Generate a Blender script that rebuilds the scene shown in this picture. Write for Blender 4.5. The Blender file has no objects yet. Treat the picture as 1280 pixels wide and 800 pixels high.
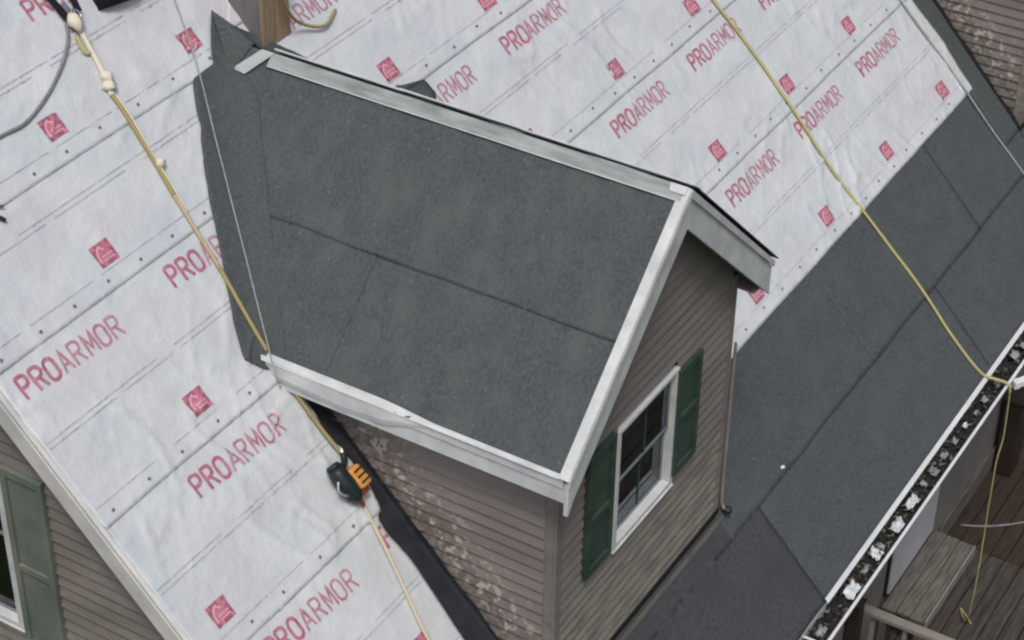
import bpy, bmesh, math, random
from mathutils import Vector, Matrix, noise
random.seed(7)
SC = bpy.context.scene
COL = SC.collection

# ---------------------------------------------------------------- camera
FWD = Vector((0.69645819, 0.41847794, -0.58294271))
RGT = Vector((0.52324679, -0.85207493, 0.01345749))
UP = Vector((0.4910792, 0.31439548, 0.81240181))
cam = bpy.data.cameras.new('camera')
cam.sensor_width = 36.0
cam.lens = 36.0 * 2617.04 / 1280.0
cam.clip_end = 2000.0
camo = bpy.data.objects.new('camera', cam)
COL.objects.link(camo)
mw = Matrix(((RGT.x, UP.x, -FWD.x, -8.1655), (RGT.y, UP.y, -FWD.y, -4.0192), (RGT.z, UP.z, -FWD.z, 8.5699), (0, 0, 0, 1)))
camo.matrix_world = mw
SC.camera = camo

# ---------------------------------------------------------------- sky, sun, exposure (overcast day)
SUN_EL, SUN_AZ = 62.0, 238.0          # azimuth of the sun measured from +Y clockwise (towards +X)
w = bpy.data.worlds.new('World')
SC.world = w
w.use_nodes = True
nt = w.node_tree
bg = nt.nodes['Background']
sky = nt.nodes.new('ShaderNodeTexSky')
sky.sky_type = 'NISHITA'
sky.sun_disc = False
sky.sun_elevation = math.radians(SUN_EL)
sky.sun_rotation = math.radians(SUN_AZ)
sky.air_density = 1.0
sky.dust_density = 6.0
sky.ozone_density = 1.0
nt.links.new(sky.outputs[0], bg.inputs[0])
bg.inputs[1].default_value = 0.115
sd = bpy.data.lights.new('sun', 'SUN')
sd.energy = 1.4
sd.angle = math.radians(11)
sd.color = (1.0, 0.97, 0.93)
so = bpy.data.objects.new('sun', sd)
COL.objects.link(so)
az, el = math.radians(SUN_AZ), math.radians(SUN_EL)
sun_dir = Vector((math.sin(az) * math.cos(el), math.cos(az) * math.cos(el), math.sin(el)))
so.rotation_euler = sun_dir.to_track_quat('Z', 'Y').to_euler()
so.location = (-8, -8, 20)
SC.view_settings.view_transform = 'Standard'
SC.view_settings.look = 'None'
SC.view_settings.gamma = 1.0
SC.view_settings.exposure = 0.0
SC.cycles.filter_width = 2.3

# ---------------------------------------------------------------- geometry constants (metres)
M = 1.05036                 # main roof pitch, rises with +Y; plane through the origin
K = math.hypot(1, M)
NR = Vector((0, -M, 1)) / K
H, PD = 2.9493, 0.9371      # dormer ridge height, dormer pitch
KD = math.hypot(1, PD)
W = 1.0                     # dormer half width
EV = 1.165                  # dormer half width with eaves
OV = 0.131                  # dormer front overhang
EAVE = -0.967               # slope distance of the main eave
XL = -2.585                 # left rake of the main roof
ULEN = EV * KD

def RP(x, s, h=0.0):
    return Vector((x, s / K, M * s / K)) + NR * h
def DP(u, y, h=0.0, side=-1):
    n = Vector((side * PD, 0, 1)) / KD
    return Vector((side * u / KD, y, H - PD * u / KD)) + n * h

# ---------------------------------------------------------------- object helpers
class MB:
    def __init__(self):
        self.v, self.f, self.m = [], [], []
    def add(self, vs, fs, mi=0):
        b = len(self.v)
        self.v += [Vector(p) for p in vs]
        for f in fs:
            self.f.append([b + i for i in f]); self.m.append(mi)
    def hexa(self, p, mi=0):            # 8 points: bottom 0-3, top 4-7
        self.add(p, [(3, 2, 1, 0), (4, 5, 6, 7), (0, 1, 5, 4), (1, 2, 6, 5), (2, 3, 7, 6), (3, 0, 4, 7)], mi)
    def box(self, lo, hi, mi=0):
        (a, b, c), (d, e, f) = lo, hi
        self.hexa([(a, b, c), (d, b, c), (d, e, c), (a, e, c), (a, b, f), (d, b, f), (d, e, f), (a, e, f)], mi)
    def obox(self, o, ax, ay, az, mi=0):  # oriented box, corner + 3 edge vectors
        o, ax, ay, az = map(Vector, (o, ax, ay, az))
        self.hexa([o, o + ax, o + ax + ay, o + ay, o + az, o + ax + az, o + ax + ay + az, o + ay + az], mi)
    def prism(self, poly, d, mi=0):       # polygon (3d points) extruded by d
        n = len(poly); d = Vector(d)
        vs = [Vector(p) for p in poly] + [Vector(p) + d for p in poly]
        fs = [tuple(range(n))[::-1], tuple(range(n, 2 * n))] + [(i, (i + 1) % n, n + (i + 1) % n, n + i) for i in range(n)]
        self.add(vs, fs, mi)
    def tube(self, pts, r, n=8, mi=0, caps=True):
        pts = [Vector(p) for p in pts]; k = len(pts); b = len(self.v)
        ref = Vector((0.13, 0.31, 0.94)).normalized()
        for i, p in enumerate(pts):
            t = (pts[min(i + 1, k - 1)] - pts[max(i - 1, 0)])
            t = t.normalized() if t.length > 1e-9 else Vector((0, 0, 1))
            a = t.cross(ref)
            a = a.normalized() if a.length > 1e-3 else t.cross(Vector((1, 0, 0))).normalized()
            c = t.cross(a)
            rr = r[i] if isinstance(r, (list, tuple)) else r
            for j in range(n):
                q = 2 * math.pi * j / n
                self.v.append(p + a * (rr * math.cos(q)) + c * (rr * math.sin(q)))
        for i in range(k - 1):
            for j in range(n):
                self.f.append([b + i * n + j, b + i * n + (j + 1) % n, b + (i + 1) * n + (j + 1) % n, b + (i + 1) * n + j]); self.m.append(mi)
        if caps:
            self.f.append([b + j for j in range(n)][::-1]); self.m.append(mi)
            self.f.append([b + (k - 1) * n + j for j in range(n)]); self.m.append(mi)
    def blob(self, c, rx, ry, rz, seed=0, rough=0.25, mi=0, ax=None, sub=2):
        bm = bmesh.new(); bmesh.ops.create_icosphere(bm, subdivisions=sub, radius=1)
        vs = []
        for v in bm.verts:
            k = 1 + rough * noise.noise(v.co * 1.7 + Vector((seed * 3.1, seed, 0)))
            q = Vector((v.co.x * rx * k, v.co.y * ry * k, v.co.z * rz * k))
            if ax: q = ax[0] * q.x + ax[1] * q.y + ax[2] * q.z
            vs.append(Vector(c) + q)
        self.add(vs, [[x.index for x in f.verts] for f in bm.faces], mi); bm.free()
    def build(self, name, mat, parent=None, smooth=False, bevel=0.0, loc=None):
        me = bpy.data.meshes.new(name)
        me.from_pydata([tuple(p) for p in self.v], [], self.f)
        mats = mat if isinstance(mat, (list, tuple)) else [mat]
        for x in mats: me.materials.append(x)
        for i, p in enumerate(me.polygons):
            p.material_index = self.m[i]; p.use_smooth = smooth
        bm = bmesh.new(); bm.from_mesh(me)
        bmesh.ops.recalc_face_normals(bm, faces=bm.faces)
        bm.to_mesh(me); bm.free()
        o = bpy.data.objects.new(name, me); COL.objects.link(o)
        if parent is not None:
            o.parent = parent
            o.location = -world_loc(parent)
        if bevel:
            b = o.modifiers.new('bevel', 'BEVEL'); b.width = bevel; b.segments = 2; b.limit_method = 'ANGLE'
        return o
def world_loc(o):
    p = Vector((0, 0, 0))
    while o is not None:
        p += o.location; o = o.parent
    return p
def thing(name, label, cat, loc=(0, 0, 0), group=None):
    o = bpy.data.objects.new(name, None); COL.objects.link(o)
    o.location = loc; o.empty_display_size = 0.2
    return tag(o, label, cat, group)
def tag(o, label, cat, group=None):
    o['label'] = label; o['category'] = cat
    if group: o['group'] = group
    return o
def struct(o):
    o['kind'] = 'structure'; return o
def stuff(o):
    o['kind'] = 'stuff'; return o
def children(o):
    return [c for c in bpy.data.objects if c.parent == o]
def copy_tree(o, parent=None):
    c = o.copy(); COL.objects.link(c)
    if parent is not None: c.parent = parent
    for ch in children(o): copy_tree(ch, c)
    return c
def smooth_path(pts, n=8):
    pts = [Vector(p) for p in pts]
    P = [pts[0] * 2 - pts[1]] + pts + [pts[-1] * 2 - pts[-2]]
    out = []
    for i in range(1, len(P) - 2):
        a, b, c, d = P[i - 1:i + 3]
        for k in range(n):
            t = k / n
            out.append(0.5 * ((2 * b) + (c - a) * t + (2 * a - 5 * b + 4 * c - d) * t * t + (3 * b - a - 3 * c + d) * t ** 3))
    out.append(pts[-1])
    return out
def lerp_tab(tab, s):
    if s <= tab[0][0]: return tab[0][1]
    for (a, x), (b, y) in zip(tab, tab[1:]):
        if s <= b: return x + (y - x) * (s - a) / max(b - a, 1e-9)
    return tab[-1][1]

# ---------------------------------------------------------------- materials
def mat(name, c1, c2=None, scale=6.0, detail=6.0, rough=0.8, bump=0.0, bscale=None, stretch=(1, 1, 1), metal=0.0, speck=None, speck_s=120, speck_t=0.72, spec=0.3, lo=0.35, hi=0.65, big=None):
    m = bpy.data.materials.new(name); m.use_nodes = True
    t = m.node_tree; L = t.links; N = t.nodes
    b = N['Principled BSDF']
    b.inputs['Roughness'].default_value = rough
    b.inputs['Metallic'].default_value = metal
    b.inputs['Specular IOR Level'].default_value = spec
    tc = N.new('ShaderNodeTexCoord'); mp = N.new('ShaderNodeMapping')
    mp.inputs['Scale'].default_value = stretch
    L.new(tc.outputs['Object'], mp.inputs[0])
    def nz(s, d=detail):
        n = N.new('ShaderNodeTexNoise'); n.inputs['Scale'].default_value = s; n.inputs['Detail'].default_value = d
        n.inputs['Roughness'].default_value = 0.6
        L.new(mp.outputs[0], n.inputs['Vector']); return n.outputs['Fac']
    def mr(f, a, b_, lo_=0.0, hi_=1.0):
        n = N.new('ShaderNodeMapRange'); n.inputs[1].default_value = a; n.inputs[2].default_value = b_
        n.inputs[3].default_value = lo_; n.inputs[4].default_value = hi_
        L.new(f, n.inputs[0]); return n.outputs[0]
    def mix(f, a, c):
        n = N.new('ShaderNodeMix'); n.data_type = 'RGBA'
        L.new(f, n.inputs[0])
        for s, v in ((6, a), (7, c)):
            if isinstance(v, tuple): n.inputs[s].default_value = (*v, 1)
            else: L.new(v, n.inputs[s])
        return n.outputs[2]
    col = None
    if c2 is not None:
        col = mix(mr(nz(scale), lo, hi), c1, c2)
    if big:                                    # (colour, scale, amount)
        col = mix(mr(nz(big[1], 3), 0.45, 0.7, 0, big[2]), col if col else c1, big[0])
    if speck:
        col = mix(mr(nz(speck_s, 2), speck_t, speck_t + 0.05), col if col else c1, speck)
    if col: L.new(col, b.inputs['Base Color'])
    else: b.inputs['Base Color'].default_value = (*c1, 1)
    if bump:
        bn = N.new('ShaderNodeBump'); bn.inputs['Strength'].default_value = 1.0; bn.inputs['Distance'].default_value = bump
        L.new(nz(bscale or scale * 4), bn.inputs['Height']); L.new(bn.outputs[0], b.inputs['Normal'])
    m['hook'] = 0
    return m

FELT = mat('black_felt', (0.045, 0.056, 0.061), (0.098, 0.113, 0.121), 52, 12, 0.9, 0.006, 75, lo=.28, hi=.72, stretch=(.8, 1.2, .8), big=((0.100, 0.117, 0.113), 5.0, 0.6), speck=(0.30, 0.33, 0.33), speck_s=52, speck_t=0.735, spec=0.22)
FELT2 = mat('eave_felt', (0.044, 0.053, 0.060), (0.098, 0.110, 0.119), 50, 12, 0.9, 0.006, 70, lo=.28, hi=.72, big=((0.092, 0.104, 0.103), 4.5, 0.55), speck=(0.30, 0.32, 0.32), speck_s=54, speck_t=0.73, spec=0.22)
FELT3 = mat('fresh_eave_felt', (0.038, 0.044, 0.051), (0.076, 0.084, 0.093), 44, 12, 0.86, 0.006, 70, lo=.30, hi=.70, big=((0.046, 0.053, 0.060), 2.0, 0.7), spec=0.25)
VALLEY = mat('valley_felt', (0.047, 0.058, 0.062), (0.098, 0.113, 0.119), 52, 12, 0.9, 0.006, 70, lo=.28, hi=.72, big=((0.070, 0.085, 0.086), 2.6, 0.5), spec=0.22)
BLACK_MEM = mat('black_membrane', (0.018, 0.020, 0.026), (0.028, 0.031, 0.038), 10, 4, 0.6, 0.002, 40, spec=0.35)
PAPER = mat('underlayment', (0.47, 0.535, 0.57), (0.60, 0.63, 0.65), 3.0, 6, 0.55, 0.020, 4.6, lo=.3, hi=.7, big=((0.535, 0.52, 0.565), 2.4, 0.7), spec=0.35)
INK = mat('red_ink', (0.36, 0.105, 0.165), (0.47, 0.22, 0.285), 22, 5, 0.55, spec=0.3)
INK2 = mat('pink_ink', (0.37, 0.15, 0.21), (0.49, 0.30, 0.36), 22, 5, 0.55, spec=0.3)
INKRED = mat('emblem_red', (0.41, 0.125, 0.185), (0.50, 0.22, 0.28), 26, 5, 0.55, spec=0.3)
INKEDGE = mat('emblem_dark', (0.26, 0.085, 0.125), (0.38, 0.14, 0.19), 30, 4, 0.55)
INKPALE = mat('emblem_pale', (0.66, 0.36, 0.43), None, rough=0.55)
INKGREY = mat('grey_ink', (0.33, 0.345, 0.39), (0.52, 0.54, 0.58), 18, 4, 0.55)
NAILM = mat('nail_cap_plastic', (0.13, 0.14, 0.16), None, rough=0.5)
WHITE = mat('white_trim', (0.46, 0.49, 0.505), (0.62, 0.64, 0.65), 7, 8, 0.45, 0.0008, 30, spec=0.4)
WHITE2 = mat('old_white_trim', (0.50, 0.51, 0.51), (0.66, 0.66, 0.65), 4, 6, 0.5, 0.002, 14, spec=0.4)
ALU = mat('white_aluminium', (0.62, 0.65, 0.67), (0.74, 0.76, 0.77), 4, 5, 0.35, spec=0.5)
RIDGE = mat('ridge_strip_metal', (0.17, 0.205, 0.205), (0.34, 0.38, 0.38), 3.5, 7, 0.42, 0.002, 20, stretch=(6, 1, 6), spec=0.5)
TAPE = mat('grey_tape', (0.33, 0.37, 0.38), (0.44, 0.48, 0.49), 8, 6, 0.4)
SOFFIT = mat('soffit', (0.20, 0.165, 0.135), (0.28, 0.25, 0.22), 6, 5, 0.7)
GREEN = mat('green_shutter', (0.026, 0.052, 0.037), (0.043, 0.076, 0.055), 7, 6, 0.55, 0.001, 60, spec=0.35)
GREEN_OLD = mat('faded_green_shutter', (0.115, 0.145, 0.122), (0.225, 0.245, 0.212), 5, 8, 0.75, 0.003, 25, big=((0.09, 0.12, 0.095), 2.5, 0.8))
MUNTIN = mat('sash_paint', (0.13, 0.165, 0.16), (0.22, 0.25, 0.245), 8, 5, 0.5)
GAP = mat('dark_gap', (0.012, 0.012, 0.013), None, rough=0.8)
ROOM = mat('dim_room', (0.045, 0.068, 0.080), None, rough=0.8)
POSTGREY = mat('grey_board', (0.155, 0.15, 0.16), (0.20, 0.195, 0.205), 4, 6, 0.85, 0.002, 20, stretch=(6, 6, 1))
POSTTAN = mat('tan_timber', (0.27, 0.20, 0.12), (0.36, 0.285, 0.19), 5, 6, 0.8, 0.002, 20, stretch=(8, 8, 0.8))
DECKM = mat('weathered_deck', (0.030, 0.026, 0.021), (0.108, 0.098, 0.087), 5, 9, 0.9, 0.005, 14, lo=.3, hi=.75, stretch=(1, 9, 9), big=((0.030, 0.026, 0.022), 2.3, 0.85))
DECKSHADE = mat('shaded_brown_deck', (0.030, 0.022, 0.017), (0.05, 0.038, 0.029), 5, 8, 0.9, 0.004, 14, stretch=(1, 8, 8))  # brown deck wood with the shadow near the wall put into its colour
BENCH = mat('bench_wood', (0.075, 0.069, 0.061), (0.18, 0.167, 0.15), 5, 8, 0.9, 0.003, 14, stretch=(1, 12, 12))
RAIL = mat('rail_wood', (0.20, 0.185, 0.17), (0.26, 0.245, 0.225), 6, 6, 0.85, 0.002, 20)
DARKWOOD = mat('dark_stained_post', (0.022, 0.016, 0.013), (0.035, 0.027, 0.022), 6, 6, 0.8, 0.002, 20)
WALLGREY = mat('eave_wall_paint', (0.155, 0.145, 0.135), (0.195, 0.185, 0.175), 3, 6, 0.85, 0.002, 20)
PANELM = mat('pale_panel', (0.42, 0.43, 0.45), (0.50, 0.51, 0.53), 3, 5, 0.6)
LITTER = mat('gutter_litter', (0.008, 0.009, 0.010), (0.03, 0.03, 0.028), 25, 4, 0.9)
SCRAP = mat('white_scrap', (0.42, 0.46, 0.48), (0.72, 0.76, 0.77), 30, 4, 0.7)
SCRAPGREY = mat('grey_scrap', (0.13, 0.14, 0.145), (0.34, 0.36, 0.37), 30, 4, 0.7)
GRASS = mat('lawn', (0.035, 0.06, 0.02), (0.06, 0.085, 0.03), 3, 8, 0.95, 0.02, 30)
ORANGE = mat('orange_plastic', (0.60, 0.25, 0.05), (0.70, 0.36, 0.09), 12, 3, 0.45)
BLACKP = mat('black_plastic', (0.012, 0.020, 0.024), (0.022, 0.032, 0.037), 8, 3, 0.4)
RUST = mat('dark_red_grip', (0.14, 0.03, 0.022), (0.20, 0.055, 0.035), 10, 3, 0.5)
BAGM = mat('black_nylon', (0.006, 0.006, 0.012), (0.010, 0.010, 0.018), 20, 4, 0.8)
STEEL = mat('steel', (0.45, 0.46, 0.46), None, rough=0.35, metal=0.8)

def rope_mat(name, a, b, sc=55):
    m = bpy.data.materials.new(name); m.use_nodes = True
    t = m.node_tree; N = t.nodes; L = t.links; p = N['Principled BSDF']
    p.inputs['Roughness'].default_value = 0.8
    tc = N.new('ShaderNodeTexCoord'); wv = N.new('ShaderNodeTexWave'); wv.inputs['Scale'].default_value = sc
    wv.bands_direction = 'DIAGONAL'; wv.inputs['Distortion'].default_value = 1.0
    L.new(tc.outputs['Object'], wv.inputs[0])
    mx = N.new('ShaderNodeMix'); mx.data_type = 'RGBA'; mx.inputs[6].default_value = (*a, 1); mx.inputs[7].default_value = (*b, 1)
    L.new(wv.outputs['Fac'], mx.inputs[0]); L.new(mx.outputs[2], p.inputs['Base Color'])
    return m
ROPE_Y = rope_mat('yellow_rope', (0.21, 0.18, 0.065), (0.42, 0.37, 0.15))
ROPE_TAN = rope_mat('tan_rope', (0.36, 0.27, 0.16), (0.55, 0.45, 0.32))
ROPE_YG = rope_mat('yellow_green_rope', (0.34, 0.32, 0.12), (0.50, 0.47, 0.22))
ROPE_W = rope_mat('cream_rope', (0.55, 0.52, 0.42), (0.72, 0.69, 0.58))
ROPE_PALE = rope_mat('pale_rope', (0.48, 0.45, 0.32), (0.58, 0.54, 0.42))
CORDM = mat('grey_cord', (0.24, 0.275, 0.265), (0.34, 0.375, 0.36), 30, 3, 0.7)
CABLEM = mat('grey_cable', (0.15, 0.16, 0.17), (0.22, 0.23, 0.24), 12, 3, 0.6)

def siding_mat():
    """weathered taupe siding; pale crusts of old paint and tar left along a band above the roof line"""
    m = mat('taupe_siding', (0.172, 0.152, 0.142), (0.225, 0.203, 0.190), 3.0, 8, 0.75, 0.0015, 40, stretch=(1, 0.25, 2), big=((0.150, 0.137, 0.126), 1.7, 0.8), spec=0.25)
    t = m.node_tree; N = t.nodes; L = t.links; b = N['Principled BSDF']
    prev = b.inputs['Base Color'].links[0].from_socket
    tc = N.new('ShaderNodeTexCoord'); sx = N.new('ShaderNodeSeparateXYZ'); L.new(tc.outputs['Object'], sx.inputs[0])
    def math_(op, a, c):
        n = N.new('ShaderNodeMath'); n.operation = op
        for i, v in enumerate((a, c)):
            if isinstance(v, (int, float)): n.inputs[i].default_value = v
            else: L.new(v, n.inputs[i])
        return n.outputs[0]
    d = math_('SUBTRACT', sx.outputs[2], math_('MULTIPLY', sx.outputs[1], M))      # height above the roof plane
    def rng(f, a, c, lo_=0.0, hi_=1.0):
        n = N.new('ShaderNodeMapRange'); n.interpolation_type = 'SMOOTHSTEP'
        n.inputs[1].default_value = a; n.inputs[2].default_value = c; n.inputs[3].default_value = lo_; n.inputs[4].default_value = hi_
        L.new(f, n.inputs[0]); return n.outputs[0]
    band = math_('MULTIPLY', rng(d, 0.06, 0.26), rng(d, 0.26, 0.72, 1, 0))
    soil = rng(d, 0.10, 0.62, 1, 0)
    n1 = N.new('ShaderNodeTexNoise'); n1.inputs['Scale'].default_value = 19; n1.inputs['Detail'].default_value = 5
    L.new(tc.outputs['Object'], n1.inputs['Vector'])
    n2 = N.new('ShaderNodeTexNoise'); n2.inputs['Scale'].default_value = 26; n2.inputs['Detail'].default_value = 4
    L.new(tc.outputs['Object'], n2.inputs['Vector'])
    crust = math_('MULTIPLY', band, rng(n1.outputs['Fac'], 0.55, 0.61))
    dirt = math_('MULTIPLY', soil, rng(n2.outputs['Fac'], 0.40, 0.60))
    def mix(f, a, c):
        n = N.new('ShaderNodeMix'); n.data_type = 'RGBA'; L.new(f, n.inputs[0])
        for s, v in ((6, a), (7, c)):
            if isinstance(v, tuple): n.inputs[s].default_value = (*v, 1)
            else: L.new(v, n.inputs[s])
        return n.outputs[2]
    c = mix(math_('MULTIPLY', dirt, 0.75), prev, (0.095, 0.085, 0.072))
    c = mix(crust, c, (0.39, 0.37, 0.335))
    L.new(c, b.inputs['Base Color'])
    return m
SIDING = siding_mat()
def front_siding_mat():
    m = mat('taupe_front_siding', (0.165, 0.147, 0.137), (0.220, 0.200, 0.187), 3.0, 8, 0.75, 0.0015, 40, stretch=(0.25, 1, 2), big=((0.155, 0.143, 0.127), 2.2, 0.8), spec=0.25)
    t = m.node_tree; N = t.nodes; L = t.links; b = N['Principled BSDF']
    prev = b.inputs['Base Color'].links[0].from_socket
    tc = N.new('ShaderNodeTexCoord'); sx = N.new('ShaderNodeSeparateXYZ'); L.new(tc.outputs['Object'], sx.inputs[0])
    mp = N.new('ShaderNodeMapping'); mp.inputs['Scale'].default_value = (0.35, 1, 1.6); L.new(tc.outputs['Object'], mp.inputs[0])
    n = N.new('ShaderNodeTexNoise'); n.inputs['Scale'].default_value = 13; n.inputs['Detail'].default_value = 7; L.new(mp.outputs[0], n.inputs[0])
    def rng(f, a, c, lo_=0.0, hi_=1.0):
        q = N.new('ShaderNodeMapRange'); q.interpolation_type = 'SMOOTHSTEP'
        q.inputs[1].default_value = a; q.inputs[2].default_value = c; q.inputs[3].default_value = lo_; q.inputs[4].default_value = hi_
        L.new(f, q.inputs[0]); return q.outputs[0]
    mu = N.new('ShaderNodeMath'); mu.operation = 'MULTIPLY'
    L.new(rng(n.outputs['Fac'], .44, .58, 0, .75), mu.inputs[0]); L.new(rng(sx.outputs[2], .35, 1.0, 1, 0), mu.inputs[1])
    mx = N.new('ShaderNodeMix'); mx.data_type = 'RGBA'; L.new(mu.outputs[0], mx.inputs[0]); L.new(prev, mx.inputs[6]); mx.inputs[7].default_value = (0.27, 0.262, 0.215, 1)
    L.new(mx.outputs[2], b.inputs['Base Color'])
    return m
FRONT_SIDING = front_siding_mat()

def glass_mat():
    m = bpy.data.materials.new('window_glass'); m.use_nodes = True
    t = m.node_tree; N = t.nodes; L = t.links; N.remove(N['Principled BSDF'])
    g = N.new('ShaderNodeBsdfGlossy'); g.inputs['Roughness'].default_value = 0.03; g.inputs['Color'].default_value = (0.8, 0.85, 0.9, 1)
    tr = N.new('ShaderNodeBsdfTransparent'); tr.inputs['Color'].default_value = (0.75, 0.82, 0.85, 1)
    fr = N.new('ShaderNodeFresnel'); fr.inputs['IOR'].default_value = 1.9
    mx = N.new('ShaderNodeMixShader'); L.new(fr.outputs[0], mx.inputs[0]); L.new(tr.outputs[0], mx.inputs[1]); L.new(g.outputs[0], mx.inputs[2])
    L.new(mx.outputs[0], N['Material Output'].inputs['Surface'])
    return m
GLASS = glass_mat()

# ================================================================= GROUND
g = MB(); g.add([(-600, -600, -4.3), (600, -600, -4.3), (600, 600, -4.3), (-600, 600, -4.3)], [(0, 1, 2, 3)])
struct(g.build('ground', GRASS))

# ================================================================= MAIN ROOF
roof = thing('main_roof', 'steep main house roof wrapped in printed white underlayment above dark eave felt', 'roof', (0, -0.67, -0.70))
d = MB()
X1 = 13.0
d.hexa([RP(XL, EAVE, -0.12), RP(X1, EAVE, -0.12), RP(X1, 8.4, -0.12), RP(XL, 8.4, -0.12), RP(XL, EAVE, -0.004), RP(X1, EAVE, -0.004), RP(X1, 8.4, -0.004), RP(XL, 8.4, -0.004)])
yr = 8.4 / K; zr = M * yr
d.hexa([(XL, yr, zr - .13), (X1, yr, zr - .13), (X1, 2 * yr + .6, -.75), (XL, 2 * yr + .6, -.75), (XL, yr, zr), (X1, yr, zr), (X1, 2 * yr + .6, -.62), (XL, 2 * yr + .6, -.62)])
d.build('roof_deck', POSTGREY, roof)

def wrinkle(x, s):
    v = Vector((x, s, 0.0))
    n1 = noise.noise(v * 2.1)
    a = noise.noise(Vector((x * 2.6 + s * 1.4, s * 0.9 - x * .4, 4.0)))
    b = noise.noise(Vector((x * 3.8 - s * 2.6, s * 1.5 + x, 9.0)))
    r1 = max(0.0, 1 - abs(a) / 0.10); r2 = max(0.0, 1 - abs(b) / 0.09)
    m1 = max(0.0, noise.noise(v * 0.9 + Vector((5, 1, 2))) + .25); m2 = max(0.0, noise.noise(v * 1.1 + Vector((1, 7, 2))) + .2)
    c = noise.noise(Vector((x * 6.5 + s * 4.0, s * 3.0 - x * 2.0, 14.0))); r3 = max(0.0, 1 - abs(c) / 0.14)
    return 0.0080 * n1 + 0.0230 * r1 * r1 * m1 + 0.0215 * r2 * r2 * m2 + .0055 * r3 * (m1 + m2)

def grid_sheet(name, m, parent, pos, nu, nv, thick=0.003):
    """sheet from pos(u, v) -> (point, normal); skirts give the edges thickness"""
    mb = MB(); vs = []; sk = []
    for j in range(nv + 1):
        for i in range(nu + 1):
            p, n = pos(i / nu, j / nv); vs.append(p); sk.append(p - n * thick)
    fs = [(j * (nu + 1) + i, j * (nu + 1) + i + 1, (j + 1) * (nu + 1) + i + 1, (j + 1) * (nu + 1) + i) for j in range(nv) for i in range(nu)]
    ring = [i for i in range(nu + 1)] + [j * (nu + 1) + nu for j in range(1, nv + 1)] + [nv * (nu + 1) + i for i in range(nu - 1, -1, -1)] + [j * (nu + 1) for j in range(nv - 1, 0, -1)]
    b = len(vs); vs2 = vs + [sk[i] for i in ring]
    k = len(ring)
    fs += [(ring[i], b + i, b + (i + 1) % k, ring[(i + 1) % k]) for i in range(k)]
    mb.add(vs2, fs)
    o = mb.build(name, m, parent)
    for p in o.data.polygons:
        p.use_smooth = p.index < nu * nv
    return o

# --- dark felt along the eave: two courses, laid in lengths with end laps
def felt_pos(xa, xb, s0, s1, base, seed, wr=0.6):
    def pos(u, v):
        x = xa + (xb - xa) * u; s = s0 + (s1 - s0) * v
        s += 0.006 * noise.noise(Vector((x * 2.3, seed, 0)))
        lift = 0.011 * max(0, noise.noise(Vector((x * 2.7, seed + 3, 0))) - .05) * max(0, 1 - v * 7)
        h = base + 0.0035 * (1 - v) + lift * (s < .5) + max(0, .45 - max(s, 0)) * 1.7 * wr * wrinkle(x * 1.1 + seed, s * 1.1)
        if u < .03 or u > .97: h += .001
        return RP(x, s, h), NR
    return pos
for (xa, xb, b_, sd_) in ((XL, 1.36, .010, 1), (1.31, 4.30, .0055, 2), (4.26, X1, .003, 3)):
    grid_sheet('felt_sheet', FELT3 if sd_ == 1 else FELT2, roof, felt_pos(xa, xb, EAVE - .012, -0.14, b_, sd_), int((xb - xa) / .05), 18, .006 if sd_ == 1 else .0025)
for (xa, xb, b_, sd_) in ((XL, 1.02, .0085, 5), (0.98, 3.22, .0075, 6), (3.18, 5.20, .010, 7), (5.16, X1, .0075, 8)):
    grid_sheet('felt_sheet', FELT3 if sd_ == 5 else FELT2, roof, felt_pos(xa, xb, -0.215, 0.70, b_, sd_), int((xb - xa) / .05), 22, .0018)

# --- printed underlayment sheets
def left_edge(s): return XL + 0.005
VAL = lambda s: -EV * (4.073 - s) / 1.502
L_EDGE = [(-1, -1.2), (.2, -1.2), (.66, -1.2), (.92, -1.178), (1.157, -1.163), (1.36, -1.182), (1.479, -1.176), (1.489, -1.125), (1.64, -1.089), (1.88, -1.10), (2.05, -1.113), (2.28, -1.085), (2.45, -1.12), (2.60, -1.20), (3.3, -.66), (4.03, -.08), (4.15, .2), (9, .2)]
def right_edge_L(s): return lerp_tab(L_EDGE, s) + .006 * noise.noise(Vector((s * 9, 0, 0)))
R_EDGE = [(-1, 6.215), (.60, 6.205), (1.05, 6.228), (1.40, 6.19), (9, 6.16)]
def right_edge_R(s): return lerp_tab(R_EDGE, s) + .010 * noise.noise(Vector((s * 7, 3, 0)))
def left_edge_R(s): return lerp_tab([(-1, .98), (2.4, .98), (4.03, -.06), (4.22, .16), (9, .16)], s)

def h_sheet(x, s, lo):
    v = (s - lo) / .97
    e = max(0.0, 1 - (s - lo) / .10)
    return 0.0165 + 0.0035 * (1 - v) + wrinkle(x, s) + e * 0.003 * max(0, noise.noise(Vector((x * 4.2, lo * 7, 0))) + .2)

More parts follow.
